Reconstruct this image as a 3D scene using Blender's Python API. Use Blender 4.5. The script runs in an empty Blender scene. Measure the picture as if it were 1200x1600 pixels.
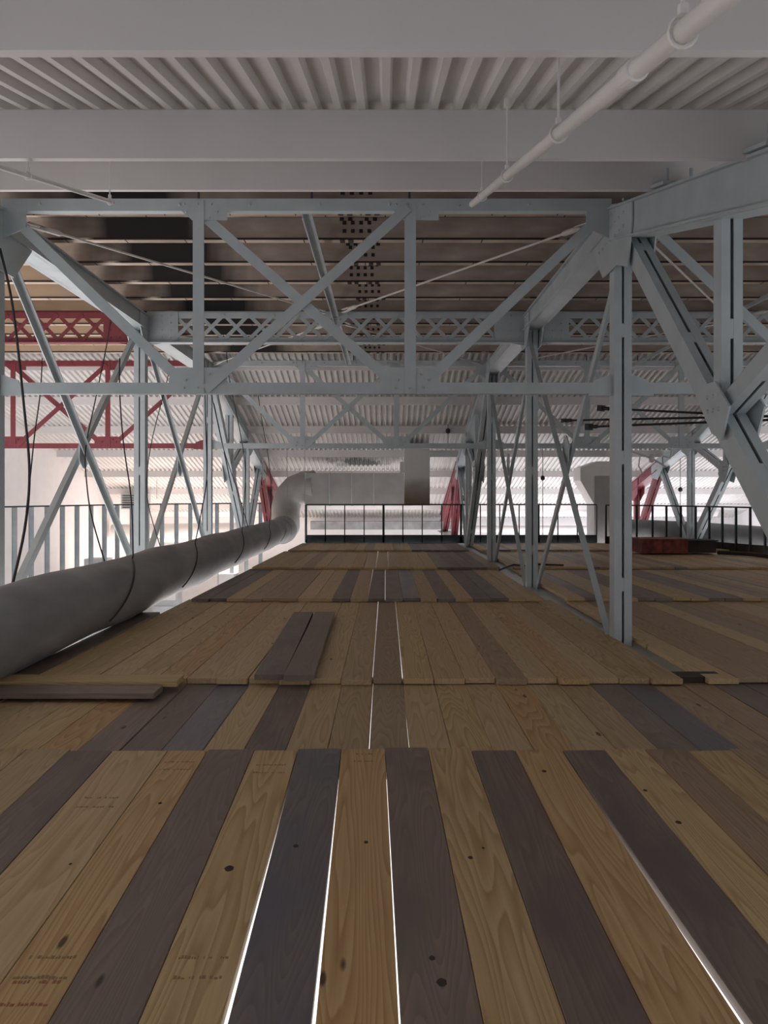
import bpy, bmesh, math, random
from mathutils import Vector, Matrix
random.seed(7)
C = bpy.context.scene.collection
EYE = 1.52            # camera height above the plank deck
F = 1200.0            # focal length in pixels of the 1200x1600 frame
VX, VY = 602.0, 770.0

def P(x, y, d):
    """a point seen at pixel x, y and standing d metres away"""
    return Vector(((x-VX)*d/F, d, EYE-(y-VY)*d/F))

# ------------------------------------------------------------------ materials
M = {}
def mat(name, build):
    m = bpy.data.materials.new(name); m.use_nodes = True
    nt = m.node_tree; nt.nodes.clear()
    out = nt.nodes.new('ShaderNodeOutputMaterial')
    b = nt.nodes.new('ShaderNodeBsdfPrincipled')
    nt.links.new(b.outputs[0], out.inputs[0])
    build(nt, b); M[name] = m
    return m
def N(nt, t, **kw):
    n = nt.nodes.new(t)
    for k, v in kw.items():
        if hasattr(n, k): setattr(n, k, v)
        else: n.inputs[k].default_value = v
    return n
def ramp(nt, src, stops, interp='LINEAR'):
    r = nt.nodes.new('ShaderNodeValToRGB'); r.color_ramp.interpolation = interp
    while len(r.color_ramp.elements) < len(stops): r.color_ramp.elements.new(.5)
    for e, (p, c) in zip(r.color_ramp.elements, stops):
        e.position = p; e.color = (c[0], c[1], c[2], 1)
    nt.links.new(src, r.inputs[0]); return r
def mix(nt, fac, a, b, mode='MIX'):
    n = nt.nodes.new('ShaderNodeMix'); n.data_type = 'RGBA'; n.blend_type = mode
    for s, v in ((n.inputs[0], fac), (n.inputs[6], a), (n.inputs[7], b)):
        if hasattr(v, 'links'): nt.links.new(v, s)
        elif isinstance(v, (int, float)): s.default_value = v
        else: s.default_value = (v[0], v[1], v[2], 1)
    return n.outputs[2]
def coords(nt, scale, kind='Object', rand=False):
    tc = nt.nodes.new('ShaderNodeTexCoord'); mp = nt.nodes.new('ShaderNodeMapping')
    mp.inputs['Scale'].default_value = scale
    src = tc.outputs[kind]
    if rand:
        oi = nt.nodes.new('ShaderNodeObjectInfo')
        ml = N(nt, 'ShaderNodeVectorMath', operation='MULTIPLY_ADD')
        cb = nt.nodes.new('ShaderNodeCombineXYZ')
        mm = N(nt, 'ShaderNodeMath', operation='MULTIPLY'); mm.inputs[1].default_value = 91.0
        nt.links.new(oi.outputs['Random'], mm.inputs[0])
        for i in range(3): nt.links.new(mm.outputs[0], cb.inputs[i])
        ad = N(nt, 'ShaderNodeVectorMath', operation='ADD')
        nt.links.new(mp.outputs[0], ad.inputs[0]); nt.links.new(cb.outputs[0], ad.inputs[1])
        nt.links.new(src, mp.inputs[0]); return ad.outputs[0]
    nt.links.new(src, mp.inputs[0]); return mp.outputs[0]

def paint(name, col, rough=.5, vary=.12, scale=3.0, metallic=0.0):
    def f(nt, b):
        no = N(nt, 'ShaderNodeTexNoise'); no.inputs['Scale'].default_value = scale
        no.inputs['Detail'].default_value = 5
        nt.links.new(coords(nt, (1,1,1)), no.inputs['Vector'])
        lo = tuple(c*(1-vary) for c in col); hi = tuple(min(1, c*(1+vary)) for c in col)
        r = ramp(nt, no.outputs[0], [(.3, lo), (.7, hi)])
        nt.links.new(r.outputs[0], b.inputs['Base Color'])
        b.inputs['Roughness'].default_value = rough; b.inputs['Metallic'].default_value = metallic
    mat(name, f)
paint('blue_steel', (.425,.48,.50), .45, .08)
paint('red_steel', (.185,.035,.045), .45, .15)
paint('white_beam', (.66,.635,.63), .6, .05, 1.2)
def f(nt, b):
    no = N(nt, 'ShaderNodeTexNoise'); no.inputs['Scale'].default_value = 1.5; no.inputs['Detail'].default_value = 5
    nt.links.new(coords(nt, (1,1,1)), no.inputs['Vector'])
    r = ramp(nt, no.outputs[0], [(.3,(.58,.555,.54)), (.7,(.68,.66,.64))])
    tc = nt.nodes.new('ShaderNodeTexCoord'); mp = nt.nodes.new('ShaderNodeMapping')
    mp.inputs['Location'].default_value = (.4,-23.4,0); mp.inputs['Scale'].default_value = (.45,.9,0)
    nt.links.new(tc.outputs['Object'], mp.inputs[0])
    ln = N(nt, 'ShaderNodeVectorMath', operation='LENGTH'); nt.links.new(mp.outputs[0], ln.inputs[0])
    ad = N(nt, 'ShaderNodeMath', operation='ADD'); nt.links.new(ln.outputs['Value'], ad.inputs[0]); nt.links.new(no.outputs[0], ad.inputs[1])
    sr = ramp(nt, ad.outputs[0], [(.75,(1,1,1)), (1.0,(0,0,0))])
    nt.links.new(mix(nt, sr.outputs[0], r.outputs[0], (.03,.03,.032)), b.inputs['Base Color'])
    b.inputs['Roughness'].default_value = .6
mat('white_deck', f)
paint('white_pipe', (.70,.68,.66), .45, .06)
paint('white_wall', (.82,.80,.80), .8, .03)
paint('black_steel', (.02,.028,.03), .45, .2)
paint('picket_steel', (.26,.30,.32), .4, .15)
paint('cable_black', (.018,.017,.02), .6, .1)
paint('cable_grey', (.30,.29,.28), .6, .1)
paint('wire_steel', (.55,.53,.50), .35, .1)
paint('bolt_dark', (.05,.05,.06), .4, .1)
paint('red_crate', (.17,.035,.025), .7, .5, 7)
paint('dark_board', (.035,.025,.02), .8, .3)
paint('concrete', (.62,.62,.62), .8, .08)
paint('stamp_ink', (.25,.165,.085), .9, .1)
paint('stamp_red', (.30,.12,.07), .9, .1)
paint('black_dot', (.012,.012,.013), .6, .1)
paint('sheet_duct', (.34,.33,.32), .5, .1, 2)
paint('machine_grey', (.45,.47,.48), .6, .1)

def f(nt, b):   # floor duct: dusty grey fabric-like wrap
    no = N(nt, 'ShaderNodeTexNoise'); no.inputs['Scale'].default_value = 1.0; no.inputs['Detail'].default_value = 7
    nt.links.new(coords(nt, (3,1.2,3)), no.inputs['Vector'])
    r = ramp(nt, no.outputs[0], [(.3,(.19,.19,.195)), (.55,(.26,.26,.265)), (.75,(.33,.325,.32))])
    nt.links.new(r.outputs[0], b.inputs['Base Color']); b.inputs['Roughness'].default_value = .75
mat('duct_wrap', f)
def f(nt, b):   # soiled white box duct, brown dirt near its lower end
    tc = nt.nodes.new('ShaderNodeTexCoord'); sp = nt.nodes.new('ShaderNodeSeparateXYZ')
    nt.links.new(tc.outputs['Generated'], sp.inputs[0])
    no = N(nt, 'ShaderNodeTexNoise'); no.inputs['Scale'].default_value = 2.2
    nt.links.new(tc.outputs['Object'], no.inputs['Vector'])
    ad = N(nt, 'ShaderNodeMath', operation='MULTIPLY_ADD'); ad.inputs[1].default_value = .25
    nt.links.new(no.outputs[0], ad.inputs[0]); nt.links.new(sp.outputs[2], ad.inputs[2])
    r = ramp(nt, ad.outputs[0], [(.18,(.22,.16,.12)), (.42,(.36,.32,.28)), (.62,(.66,.66,.64))])
    nt.links.new(r.outputs[0], b.inputs['Base Color']); b.inputs['Roughness'].default_value = .6
mat('soiled_box', f)

def wood(name, base, dark, light, contrast=1.0, rough=.6, blotch=None):
    def f(nt, b):
        v = coords(nt, (5.5, .42, 5.5), rand=True)
        w = nt.nodes.new('ShaderNodeTexNoise'); w.inputs['Scale'].default_value = .9; w.inputs['Detail'].default_value = 1.5
        nt.links.new(v, w.inputs['Vector'])
        # growth rings: contours of a stretched noise field
        ml = N(nt, 'ShaderNodeMath', operation='MULTIPLY'); ml.inputs[1].default_value = 24.0
        nt.links.new(w.outputs[0], ml.inputs[0])
        fr = N(nt, 'ShaderNodeMath', operation='FRACT'); nt.links.new(ml.outputs[0], fr.inputs[0])
        rr = ramp(nt, fr.outputs[0], [(0, light), (.55, base), (.9, dark), (1.0, light)])
        v2 = coords(nt, (70, 1.6, 70), rand=True)
        n2 = nt.nodes.new('ShaderNodeTexNoise'); n2.inputs['Scale'].default_value = 1.0; n2.inputs['Detail'].default_value = 3
        nt.links.new(v2, n2.inputs['Vector'])
        fine = ramp(nt, n2.outputs[0], [(.3, dark), (.6, base), (.8, light)])
        c = mix(nt, .75*contrast, base, rr.outputs[0])
        c = mix(nt, .3, c, fine.outputs[0])
        # knots
        v3 = coords(nt, (4.6, 1.5, 1), rand=True)
        vo = nt.nodes.new('ShaderNodeTexVoronoi'); vo.inputs['Scale'].default_value = 1.0
        nt.links.new(v3, vo.inputs['Vector'])
        kr = ramp(nt, vo.outputs['Distance'], [(0.0,(1,1,1)), (.045,(1,1,1)), (.075,(0,0,0))])
        kn = tuple(x*.28 for x in dark)
        c = mix(nt, kr.outputs[0], c, kn)
        # per board tone
        oi = nt.nodes.new('ShaderNodeObjectInfo')
        tr = ramp(nt, oi.outputs['Random'], [(0,(.80,.80,.80)), (.5,(1,.97,.93)), (1,(1.0,1.03,1.0))])
        c = mix(nt, 1.0, c, tr.outputs[0], 'MULTIPLY')
        if blotch:
            n4 = nt.nodes.new('ShaderNodeTexNoise'); n4.inputs['Scale'].default_value = 1.0; n4.inputs['Detail'].default_value = 5
            nt.links.new(coords(nt, (5, 1.6, 5), rand=True), n4.inputs['Vector'])
            br = ramp(nt, n4.outputs[0], [(.42,(0,0,0)), (.7,(1,1,1))])
            c = mix(nt, br.outputs[0], c, blotch)
        nt.links.new(c, b.inputs['Base Color'])
        b.inputs['Roughness'].default_value = rough
        bp = N(nt, 'ShaderNodeBump'); bp.inputs['Strength'].default_value = .15; bp.inputs['Distance'].default_value = .003
        nt.links.new(n2.outputs[0], bp.inputs['Height']); nt.links.new(bp.outputs[0], b.inputs['Normal'])
    mat(name, f)
wood('pine_pale',   (.47,.345,.20), (.33,.215,.105), (.58,.44,.28), .8)
wood('pine_yellow', (.47,.335,.175), (.32,.20,.08), (.60,.46,.26))
wood('pine_orange', (.47,.30,.145), (.31,.165,.065), (.58,.40,.22))
wood('pine_dull',   (.33,.235,.155), (.22,.145,.09), (.42,.31,.21), .8)
wood('aged_brown',  (.23,.178,.148), (.15,.112,.092), (.30,.245,.205), .7, .55, (.16,.128,.112))
wood('aged_slate',  (.165,.145,.15), (.10,.088,.092), (.23,.205,.21), .7, .42, (.115,.112,.135))
wood('aged_dark',   (.18,.14,.122), (.115,.085,.075), (.24,.195,.17), .7, .55, (.125,.098,.088))
PALE = ['pine_pale', 'pine_yellow', 'pine_orange', 'pine_dull']

def f(nt, b):   # monitor roof timber: grey brown, soot in black patches, painted-in sun streaks and orange light
    v = coords(nt, (.35, 1, 1))
    n1 = nt.nodes.new('ShaderNodeTexNoise'); n1.inputs['Scale'].default_value = 5; n1.inputs['Detail'].default_value = 6
    nt.links.new(v, n1.inputs['Vector'])
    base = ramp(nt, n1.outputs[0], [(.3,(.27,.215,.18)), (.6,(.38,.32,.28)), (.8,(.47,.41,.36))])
    tc = nt.nodes.new('ShaderNodeTexCoord')
    sx = nt.nodes.new('ShaderNodeSeparateXYZ'); nt.links.new(tc.outputs['Object'], sx.inputs[0])
    n2 = nt.nodes.new('ShaderNodeTexNoise'); n2.inputs['Scale'].default_value = .9; n2.inputs['Detail'].default_value = 4
    nt.links.new(coords(nt, (1,.7,.2)), n2.inputs['Vector'])
    # soot lies in a patch about x = -2.9
    a = N(nt, 'ShaderNodeMath', operation='ADD'); a.inputs[1].default_value = 2.9; nt.links.new(sx.outputs[0], a.inputs[0])
    ab = N(nt, 'ShaderNodeMath', operation='ABSOLUTE'); nt.links.new(a.outputs[0], ab.inputs[0])
    sc = N(nt, 'ShaderNodeMath', operation='MULTIPLY'); sc.inputs[1].default_value = .42; nt.links.new(ab.outputs[0], sc.inputs[0])
    su = N(nt, 'ShaderNodeMath', operation='SUBTRACT'); nt.links.new(n2.outputs[0], su.inputs[0]); nt.links.new(sc.outputs[0], su.inputs[1])
    sr = ramp(nt, su.outputs[0], [(.08,(0,0,0)), (.30,(1,1,1))])
    c = mix(nt, sr.outputs[0], base.outputs[0], (.02,.018,.02))
    # orange light on the bay left of the truss, put into the colour
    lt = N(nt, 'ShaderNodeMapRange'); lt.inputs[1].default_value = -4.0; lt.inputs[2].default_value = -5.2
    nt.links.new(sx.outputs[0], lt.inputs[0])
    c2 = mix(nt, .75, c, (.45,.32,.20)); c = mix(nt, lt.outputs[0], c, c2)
    nt.links.new(c, b.inputs['Base Color']); b.inputs['Roughness'].default_value = .75
mat('roof_timber', f)
def f(nt, b):   # short deck boards, paler, dark end joints
    br = nt.nodes.new('ShaderNodeTexBrick'); br.offset = .37
    br.inputs['Scale'].default_value = 1.0
    br.inputs['Brick Width'].default_value = .72; br.inputs['Row Height'].default_value = .16
    br.inputs['Mortar Size'].default_value = .008
    br.inputs['Color1'].default_value = (.50,.41,.32,1); br.inputs['Color2'].default_value = (.40,.32,.25,1)
    br.inputs['Mortar'].default_value = (.03,.022,.02,1)
    nt.links.new(coords(nt, (1,1,1)), br.inputs['Vector'])
    no = nt.nodes.new('ShaderNodeTexNoise'); no.inputs['Scale'].default_value = 1.1; no.inputs['Detail'].default_value = 5
    nt.links.new(coords(nt, (.6,1,1)), no.inputs['Vector'])
    r = ramp(nt, no.outputs[0], [(.35,(.5,.5,.5)), (.52,(1,1,1)), (.68,(1.0,.95,.9))])
    c = mix(nt, 1, br.outputs[0], r.outputs[0], 'MULTIPLY')
    hl = ramp(nt, no.outputs[0], [(.62,(0,0,0)), (.66,(1,1,1))])  # pale streaks of sunlight through gaps, painted into the boards
    c = mix(nt, hl.outputs[0], c, (.62,.55,.47))
    nt.links.new(c, b.inputs['Base Color']); b.inputs['Roughness'].default_value = .75
mat('roof_boards', f)

# ------------------------------------------------------------------ mesh builder
class MB:
    def __init__(s): s.v = []; s.f = []
    def add(s, vs, fs):
        o = len(s.v); s.v += [tuple(v) for v in vs]; s.f += [tuple(i+o for i in f) for f in fs]; return s
    def box(s, x0, x1, y0, y1, z0, z1):
        vs = [(x,y,z) for z in (z0,z1) for y in (y0,y1) for x in (x0,x1)]
        return s.add(vs, [(0,2,3,1),(4,5,7,6),(0,1,5,4),(2,6,7,3),(0,4,6,2),(1,3,7,5)])
    def sweep(s, prof, p0, p1, u, closed=True):
        """profile (a, b) along axis u (a) and axis x dir (b), from p0 to p1"""
        p0 = Vector(p0); p1 = Vector(p1); d = (p1-p0).normalized()
        u = Vector(u); u = (u - d*u.dot(d)).normalized(); w = d.cross(u)
        n = len(prof)
        vs = [p + u*a + w*b for p in (p0, p1) for a, b in prof]
        fs = [(i, (i+1) % n, n+(i+1) % n, n+i) for i in range(n)]
        fs += [tuple(reversed(range(n))), tuple(range(n, 2*n))]
        return s.add(vs, fs)
    def bar(s, p0, p1, a, b, u, oa=0, ob=0):
        return s.sweep([(oa-a/2, ob-b/2), (oa+a/2, ob-b/2), (oa+a/2, ob+b/2), (oa-a/2, ob+b/2)], p0, p1, u)
    def angle(s, p0, p1, a, b, u, t=.012):
        """L section: leg a along u, leg b across"""
        tb = t if b > 0 else -t
        return s.sweep([(0,0), (a,0), (a,tb), (t,tb), (t,b), (0,b)], p0, p1, u)
    def channel(s, p0, p1, depth, fl, u, side=1, ob=0, t=.012):
        h = depth/2; k = side
        pr = [(-h,0),(h,0),(h,fl*k),(h-t,fl*k),(h-t,t*k),(-h+t,t*k),(-h+t,fl*k),(-h,fl*k)]
        pr = [(a, b+ob) for a, b in pr]
        if k < 0: pr = pr[::-1]
        return s.sweep(pr, p0, p1, u)
    def tube(s, pts, r, n=10):
        pts = [Vector(p) for p in pts]; rs = r if isinstance(r, (list, tuple)) else [r]*len(pts)
        o = len(s.v); up = Vector((0,0,1))
        prev = None
        for i, p in enumerate(pts):
            d = (pts[min(i+1, len(pts)-1)] - pts[max(i-1, 0)]).normalized()
            if prev is None:
                a = d.orthogonal().normalized()
            else:
                a = (prev - d*prev.dot(d)).normalized()
            prev = a; b = d.cross(a)
            for k in range(n):
                t = 2*math.pi*k/n
                s.v.append(tuple(p + (a*math.cos(t) + b*math.sin(t))*rs[i]))
        for i in range(len(pts)-1):
            for k in range(n):
                s.f.append((o+i*n+k, o+i*n+(k+1) % n, o+(i+1)*n+(k+1) % n, o+(i+1)*n+k))
        s.f.append(tuple(o+k for k in reversed(range(n))))
        s.f.append(tuple(o+(len(pts)-1)*n+k for k in range(n)))
        return s
    def plate(s, poly, t, axis='y', at=0):
        """flat polygon given as (x or y, z), thickness t along axis"""
        n = len(poly)
        if axis == 'y': vs = [(a, at+q, z) for q in (-t/2, t/2) for a, z in poly]
        else: vs = [(at+q, a, z) for q in (-t/2, t/2) for a, z in poly]
        fs = [(i, (i+1) % n, n+(i+1) % n, n+i) for i in range(n)] + [tuple(reversed(range(n))), tuple(range(n, 2*n))]
        return s.add(vs, fs)
    def stud(s, p, r, h, axis='y'):
        p = Vector(p); n = 6; d = {'y': Vector((0,-1,0)), 'x': Vector((-1,0,0)), 'z': Vector((0,0,-1))}[axis]
        a = d.orthogonal().normalized(); b = d.cross(a)
        vs = [p + (a*math.cos(k*math.pi/3)+b*math.sin(k*math.pi/3))*q + d*e for q, e in ((r,0),(r*.6,h)) for k in range(n)]
        return s.add(vs, [(k,(k+1)%n,n+(k+1)%n,n+k) for k in range(n)] + [tuple(range(n,2*n))])
    def build(s, name, m, parent=None, smooth=False, loc=None):
        me = bpy.data.meshes.new(name)
        off = Vector(loc) if loc is not None else Vector((0,0,0))
        me.from_pydata([tuple(Vector(v)-off) for v in s.v], [], s.f)
        bm = bmesh.new(); bm.from_mesh(me); bmesh.ops.recalc_face_normals(bm, faces=bm.faces); bm.to_mesh(me); bm.free()
        if smooth:
            for p in me.polygons: p.use_smooth = True
            try: me.set_sharp_from_angle(angle=math.radians(40))
            except Exception: pass
        me.materials.append(M[m])
        o = bpy.data.objects.new(name, me); C.objects.link(o)
        if loc is not None: o.location = off
        if parent: o.parent = parent
        return o
def thing(name, label, cat, loc=(0,0,0), group=None):
    o = bpy.data.objects.new(name, None); C.objects.link(o); o.location = loc; o.empty_display_size = .2
    o['label'] = label; o['category'] = cat
    if group: o['group'] = group
    return o
def tag(o, label, cat, group=None):
    o['label'] = label; o['category'] = cat
    if group: o['group'] = group
    return o
def struct(o): o['kind'] = 'structure'; return o
def copy_tree(o, parent=None):
    c = o.copy(); C.objects.link(c)
    if parent: c.parent = parent
    for ch in list(o.children): copy_tree(ch, c)
    return c

# ------------------------------------------------------------------ shell
X0, X1 = -10.55, 15.4
YN = [3.1, 7.93, 12.76, 17.59, 22.42, 27.25, 32.08]
S = .265
def deck_z(y):            # underside of the roof deck
    if y < 7.93: return EYE+3.24-S*(7.93-y)
    if y > 17.59: return EYE+3.24-S*(y-17.59)
    return EYE+3.33
def fluted(y0, y1, n_over):
    m = MB(); pitch = .152; d = .055
    z0, z1 = deck_z(y0), deck_z(y1)
    x = X0-.2; prof = []
    while x < X1:
        prof += [(x, d), (x+.078, d), (x+.094, 0), (x+.136, 0)]; x += pitch
    prof.append((x, d))
    vs = [(a, y0, z0+b) for a, b in prof] + [(a, y1, z1+b) for a, b in prof]
    n = len(prof)
    fs = [(i, i+1, n+i+1, n+i) for i in range(n-1)]
    m.add(vs, fs)
    # flat topping so no sky shows
    m.add([(X0-.2,y0,z0+.1),(X1,y0,z0+.1),(X1,y1,z1+.1),(X0-.2,y1,z1+.1)], [(0,1,2,3)])
    return m
struct(fluted(-3.0, 7.90, 0).build('ceiling', 'white_deck'))
struct(fluted(17.62, 34.0, 0).build('ceiling', 'white_deck'))
m = MB(); m.box(X0-.2, X1, 7.90, 17.62, deck_z(10), deck_z(10)+.08)
struct(m.build('ceiling', 'roof_boards'))
LOW = -4.6
struct(MB().box(X0-.2, X1+.1, -4, 34.2, LOW-.1, LOW).build('floor', 'concrete'))
struct(MB().box(X1-.05, X1+.15, -1, 34.2, LOW, 5.2).build('wall_sky_block', 'white_wall'))  # wall added on the right to keep sky light out
struct(MB().box(X0-.35, X0-.15, -4, 34.2, LOW, 5.2).build('wall_left', 'white_wall'))
struct(MB().box(X0-.35, X1+.15, 34.0, 34.2, LOW, 1.2).build('wall_back', 'white_wall'))

# purlins: white painted channels below the sloping decks
def white_purlin(y, h, label):
    z = deck_z(y)
    m = MB(); m.box(X0, X1, y, y+.012, z-h, z-.002)
    m.box(X0, X1, y+.012, y+.045, z-h, z-h+.014); m.box(X0, X1, y+.012, y+.08, z-.018, z-.004)
    tag(m.build('roof_beam', 'white_beam', loc=(0,y,z)), label, 'beam', 'white roof beams')
wl = [(.35,'white roof beam behind the top edge of the picture'), ]
white_purlin(.45, .31, 'white painted roof beam nearly overhead, behind the viewer')
white_purlin(2.66, .31, 'white painted roof beam filling the top edge of the picture')
white_purlin(4.86, .31, 'white roof beam just beyond the grey fluted ceiling strip')
white_purlin(6.55, .29, 'white roof beam just above the first blue sway frame')
for y, t in [(18.1,'highest white roof beam past the brown timber ceiling, above the distant flutes'),
             (20.25,'second white roof beam down the far slope of fluted ceiling'),
             (22.45,'third white roof beam down the far slope of fluted ceiling'),
             (24.65,'fourth white roof beam down the far slope, above the grey box duct'),
             (26.9,'fifth white roof beam down the far slope, behind the grey box duct'),
             (29.2,'sixth white roof beam down the far slope, seen beside the red column'),
             (31.6,'lowest white roof beam, seen just above the far guard rail')]:
    white_purlin(y, .22, t)
# brown timber purlins over the flat bay, with the strip of square black dots
ys = [8.35+.93*i for i in range(10)]
ordn = ['first','second','third','fourth','fifth','sixth','seventh','eighth','ninth','tenth']
for i, y in enumerate(ys):
    t = thing('timber_purlin', f'soot-stained brown timber roof purlin, {ordn[i]} counted from the first blue sway frame', 'beam', (0, y, EYE+3.08), 'brown roof purlins')
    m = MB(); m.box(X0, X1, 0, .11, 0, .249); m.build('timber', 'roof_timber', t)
    m = MB(); m.box(X0, X1, -.006, .118, -.022, 0); m.build('edge_strip', 'roof_boards', t)
    m = MB(); xc = -.36 + (.0 if i % 2 else .03)
    if i > 3: xc += .06
    nc = 4
    for r in range(2):
        for c in range(nc):
            x = xc - .155 + c*.10; z = .06 + r*.10
            m.box(x, x+.045, -.005, .0005, z, z+.045)
    for c in (0, 1, 3, 4):
        x = xc - .19 + c*.10; m.box(x, x+.06, -.010, .1, -.03, -.0225); m.box(x, x+.05, -.005, .0005, .205, .245)
    m.build('black_square_marking', 'black_dot', t)
    # dots on the boards between this purlin and the next
    m = MB()
    for yy in (.2,.34,.48,.62,.76):
        for c in range(4):
            x = xc-.155+c*.10+.03*(int(yy*50) % 2); m.box(x, x+.05, yy, yy+.05, .2465, .2505)
    m.build('black_square_marking', 'black_dot', t)

# ------------------------------------------------------------------ trusses
ZT, ZB = EYE+2.94, EYE+2.70
def ctop(y):
    if y < YN[1]: return ZT+.02-S*(YN[1]-y)
    if y > YN[3]: return ZT+.02-S*(y-YN[3])
    return ZT
def truss(X, label):
    t = thing('steel_truss', label, 'truss', (X, 0, 0), 'main roof trusses')
    up = (0,0,1); xx = (1,0,0)
    # chords (box of two plates, with cover plate proud of the sides)
    def chord(y0, y1, dep, mt, name='top_chord'):
        m = MB()
        a = Vector((0,y0,ctop(y0))); b = Vector((0,y1,ctop(y1)))
        dd = Vector((0,0,-dep/2))
        m.bar(a+dd, b+dd, dep, .21, up)
        m.bar(a-Vector((0,0,.01)), b-Vector((0,0,.01)), .02, .30, up)
        lo = Vector((0,0,-dep))
        for k in (-1,1):
            m.bar(a+lo+Vector((.125*k,0,.008)), b+lo+Vector((.125*k,0,.008)), .016, .05, up)
        m.build(name, mt, t)
    chord(1.2, YN[1], .34, 'blue_steel')
    chord(YN[1], YN[3], .25, 'blue_steel')
    chord(YN[3], 24.83, .30, 'blue_steel')
    chord(24.83, 32.2, .30, 'red_steel')
    # bottom chord below the planks
    m = MB()
    m.box(-.26,.30,1.0,32.0,-.066,-.05)
    for k in (-1,1): m.channel((.11*k,1.0,-.186),(.11*k,32.0,-.186), .22, .07, up, -k)
    m.build('bottom_chord', 'blue_steel', t)
    def double(p0, p1, dep, gap, fl, name, mt='blue_steel', batten=1.3):
        """two channels side by side with a slot and batten plates"""
        m = MB(); p0 = Vector(p0); p1 = Vector(p1)
        d = (p1-p0).normalized(); u = d.cross(Vector(xx)).normalized()
        w = d.cross(u)
        for k in (-1,1):
            m.channel(p0+w*k*(gap/2+fl), p1+w*k*(gap/2+fl), dep, fl, u, -k if w.x>0 else -k)
        L = (p1-p0).length; q = batten*.6
        while q < L-.2:
            c = p0+d*q
            for e in (-1,1):
                m.bar(c-d*.07+u*e*(dep/2-.007), c+d*.07+u*e*(dep/2-.007), .010, gap+.004, u)
            q += batten
        m.build(name, mt, t)
    for i in (1,2,3,4,5):
        y = YN[i]; red = i == 5
        double((0,y,-.2), (0,y,ctop(y)-.2), .16, .022, .080, 'vertical', 'red_steel' if red else 'blue_steel')
    # near half panel
    b0 = Vector((0,YN[0],-.15)); t1 = Vector((0,YN[1]-.05,ZT-.15)); mid = (b0+t1)/2
    double(b0, t1, .185, .026, .068, 'end_diagonal', batten=1.6)
    double((.02,mid.y,mid.z), (.02,mid.y,ctop(mid.y)-.12), .13, .024, .064, 'short_vertical', batten=1.0)
    double((0,YN[0],ctop(YN[0])-.17), mid, .13, .024, .064, 'short_strut', batten=1.2)
    # far half panel, mirrored
    b4 = Vector((0,YN[4],-.15)); t3 = Vector((0,YN[3],ZT-.15)); mid2 = (b4+t3)/2
    double(b4, t3, .20, .03, .09, 'end_diagonal', batten=1.6)
    double((0,mid2.y,mid2.z), (0,mid2.y,ctop(mid2.y)-.12), .14, .03, .08, 'short_vertical', batten=1.0)
    double((0,YN[4],ctop(YN[4])-.17), mid2, .14, .03, .08, 'short_strut', batten=1.2)
    q = Vector((0,24.83,ctop(24.83)-.2))
    double(b4, q, .13, .03, .08, 'diagonal')
    double(q, (0,YN[5],-.2), .20, .03, .10, 'diagonal', 'red_steel')
    double((0,YN[5],ctop(YN[5])-.2), (0,31.9,-.3), .16, .03, .09, 'diagonal', 'red_steel')
    # crossed diagonals of the two full panels
    for i in (1,2):
        for k, (ya, za, yb, zb) in enumerate(((YN[i],ZB+.02,YN[i+1],-.1),(YN[i],-.1,YN[i+1],ZB+.02))):
            m = MB(); a = Vector((0,ya,za)); b = Vector((0,yb,zb)); d = (b-a).normalized(); u = d.cross(Vector(xx))
            off = Vector((-.045 if k else .045,0,0))
            m.angle(a+off, b+off, .10, .07*(1 if k else -1), u); m.build('diagonal', 'blue_steel', t)
        m = MB(); yc = (YN[i]+YN[i+1])/2; zc = (ZB-.08)/2
        m.plate([(yc-.16,zc+.12),(yc-.05,zc+.22),(yc+.05,zc+.22),(yc+.16,zc+.12),(yc+.16,zc-.12),(yc+.05,zc-.22),(yc-.05,zc-.22),(yc-.16,zc-.12)], .014, 'x', 0)
        m.build('gusset_plate', 'blue_steel', t)
    # gussets with rivets
    def gusset(poly, mt='blue_steel', riv=()):
        for k in (-1,1):
            g = MB().plate(poly, .014, 'x', .118*k).build('gusset_plate', mt, t)
            if riv and k < 0:
                m = MB()
                for (a, z) in riv: m.stud((-.125,a,z), .018, .012, 'x')
                m.build('rivets', mt, g)
    y = YN[1]
    gusset([(y-.75,ctop(y-.75)-.04),(y-.1,ZT),(y+.62,ZT),(y+.62,ZB-.02),(y+.22,ZB-.42),(y-.25,ZB-.42),(y-.62,ZB-.55),(y-.75,ZB-.15)],
           riv=[(y-.5+.14*a, ZT-.1-.13*b) for a in range(7) for b in range(3)])
    y = YN[2]; gusset([(y-.42,ZT),(y+.42,ZT),(y+.42,ZB),(y+.2,ZB-.3),(y-.2,ZB-.3),(y-.42,ZB)], riv=[(y-.3+.15*a, ZT-.08-.1*b) for a in range(5) for b in range(2)])
    y = YN[3]; gusset([(y-.5,ZT),(y+.05,ZT),(y+.6,ctop(y+.6)),(y+.6,ZB-.2),(y+.2,ZB-.4),(y-.2,ZB-.35),(y-.5,ZB)])
    y = YN[4]; z = ctop(y); gusset([(y-.4,z+.08),(y+.4,z-.1),(y+.4,z-.45),(y,z-.6),(y-.4,z-.42)])
    gusset([(24.4,ctop(24.4)),(25.4,ctop(25.4)),(25.4,ctop(25.4)-.4),(24.83,ctop(24.83)-.62),(24.4,ctop(24.4)-.4)])
    y = YN[5]; z = ctop(y); gusset([(y-.5,z+.1),(y+.5,z-.15),(y+.45,z-.55),(y,z-.7),(y-.45,z-.42)], 'red_steel')
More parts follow.
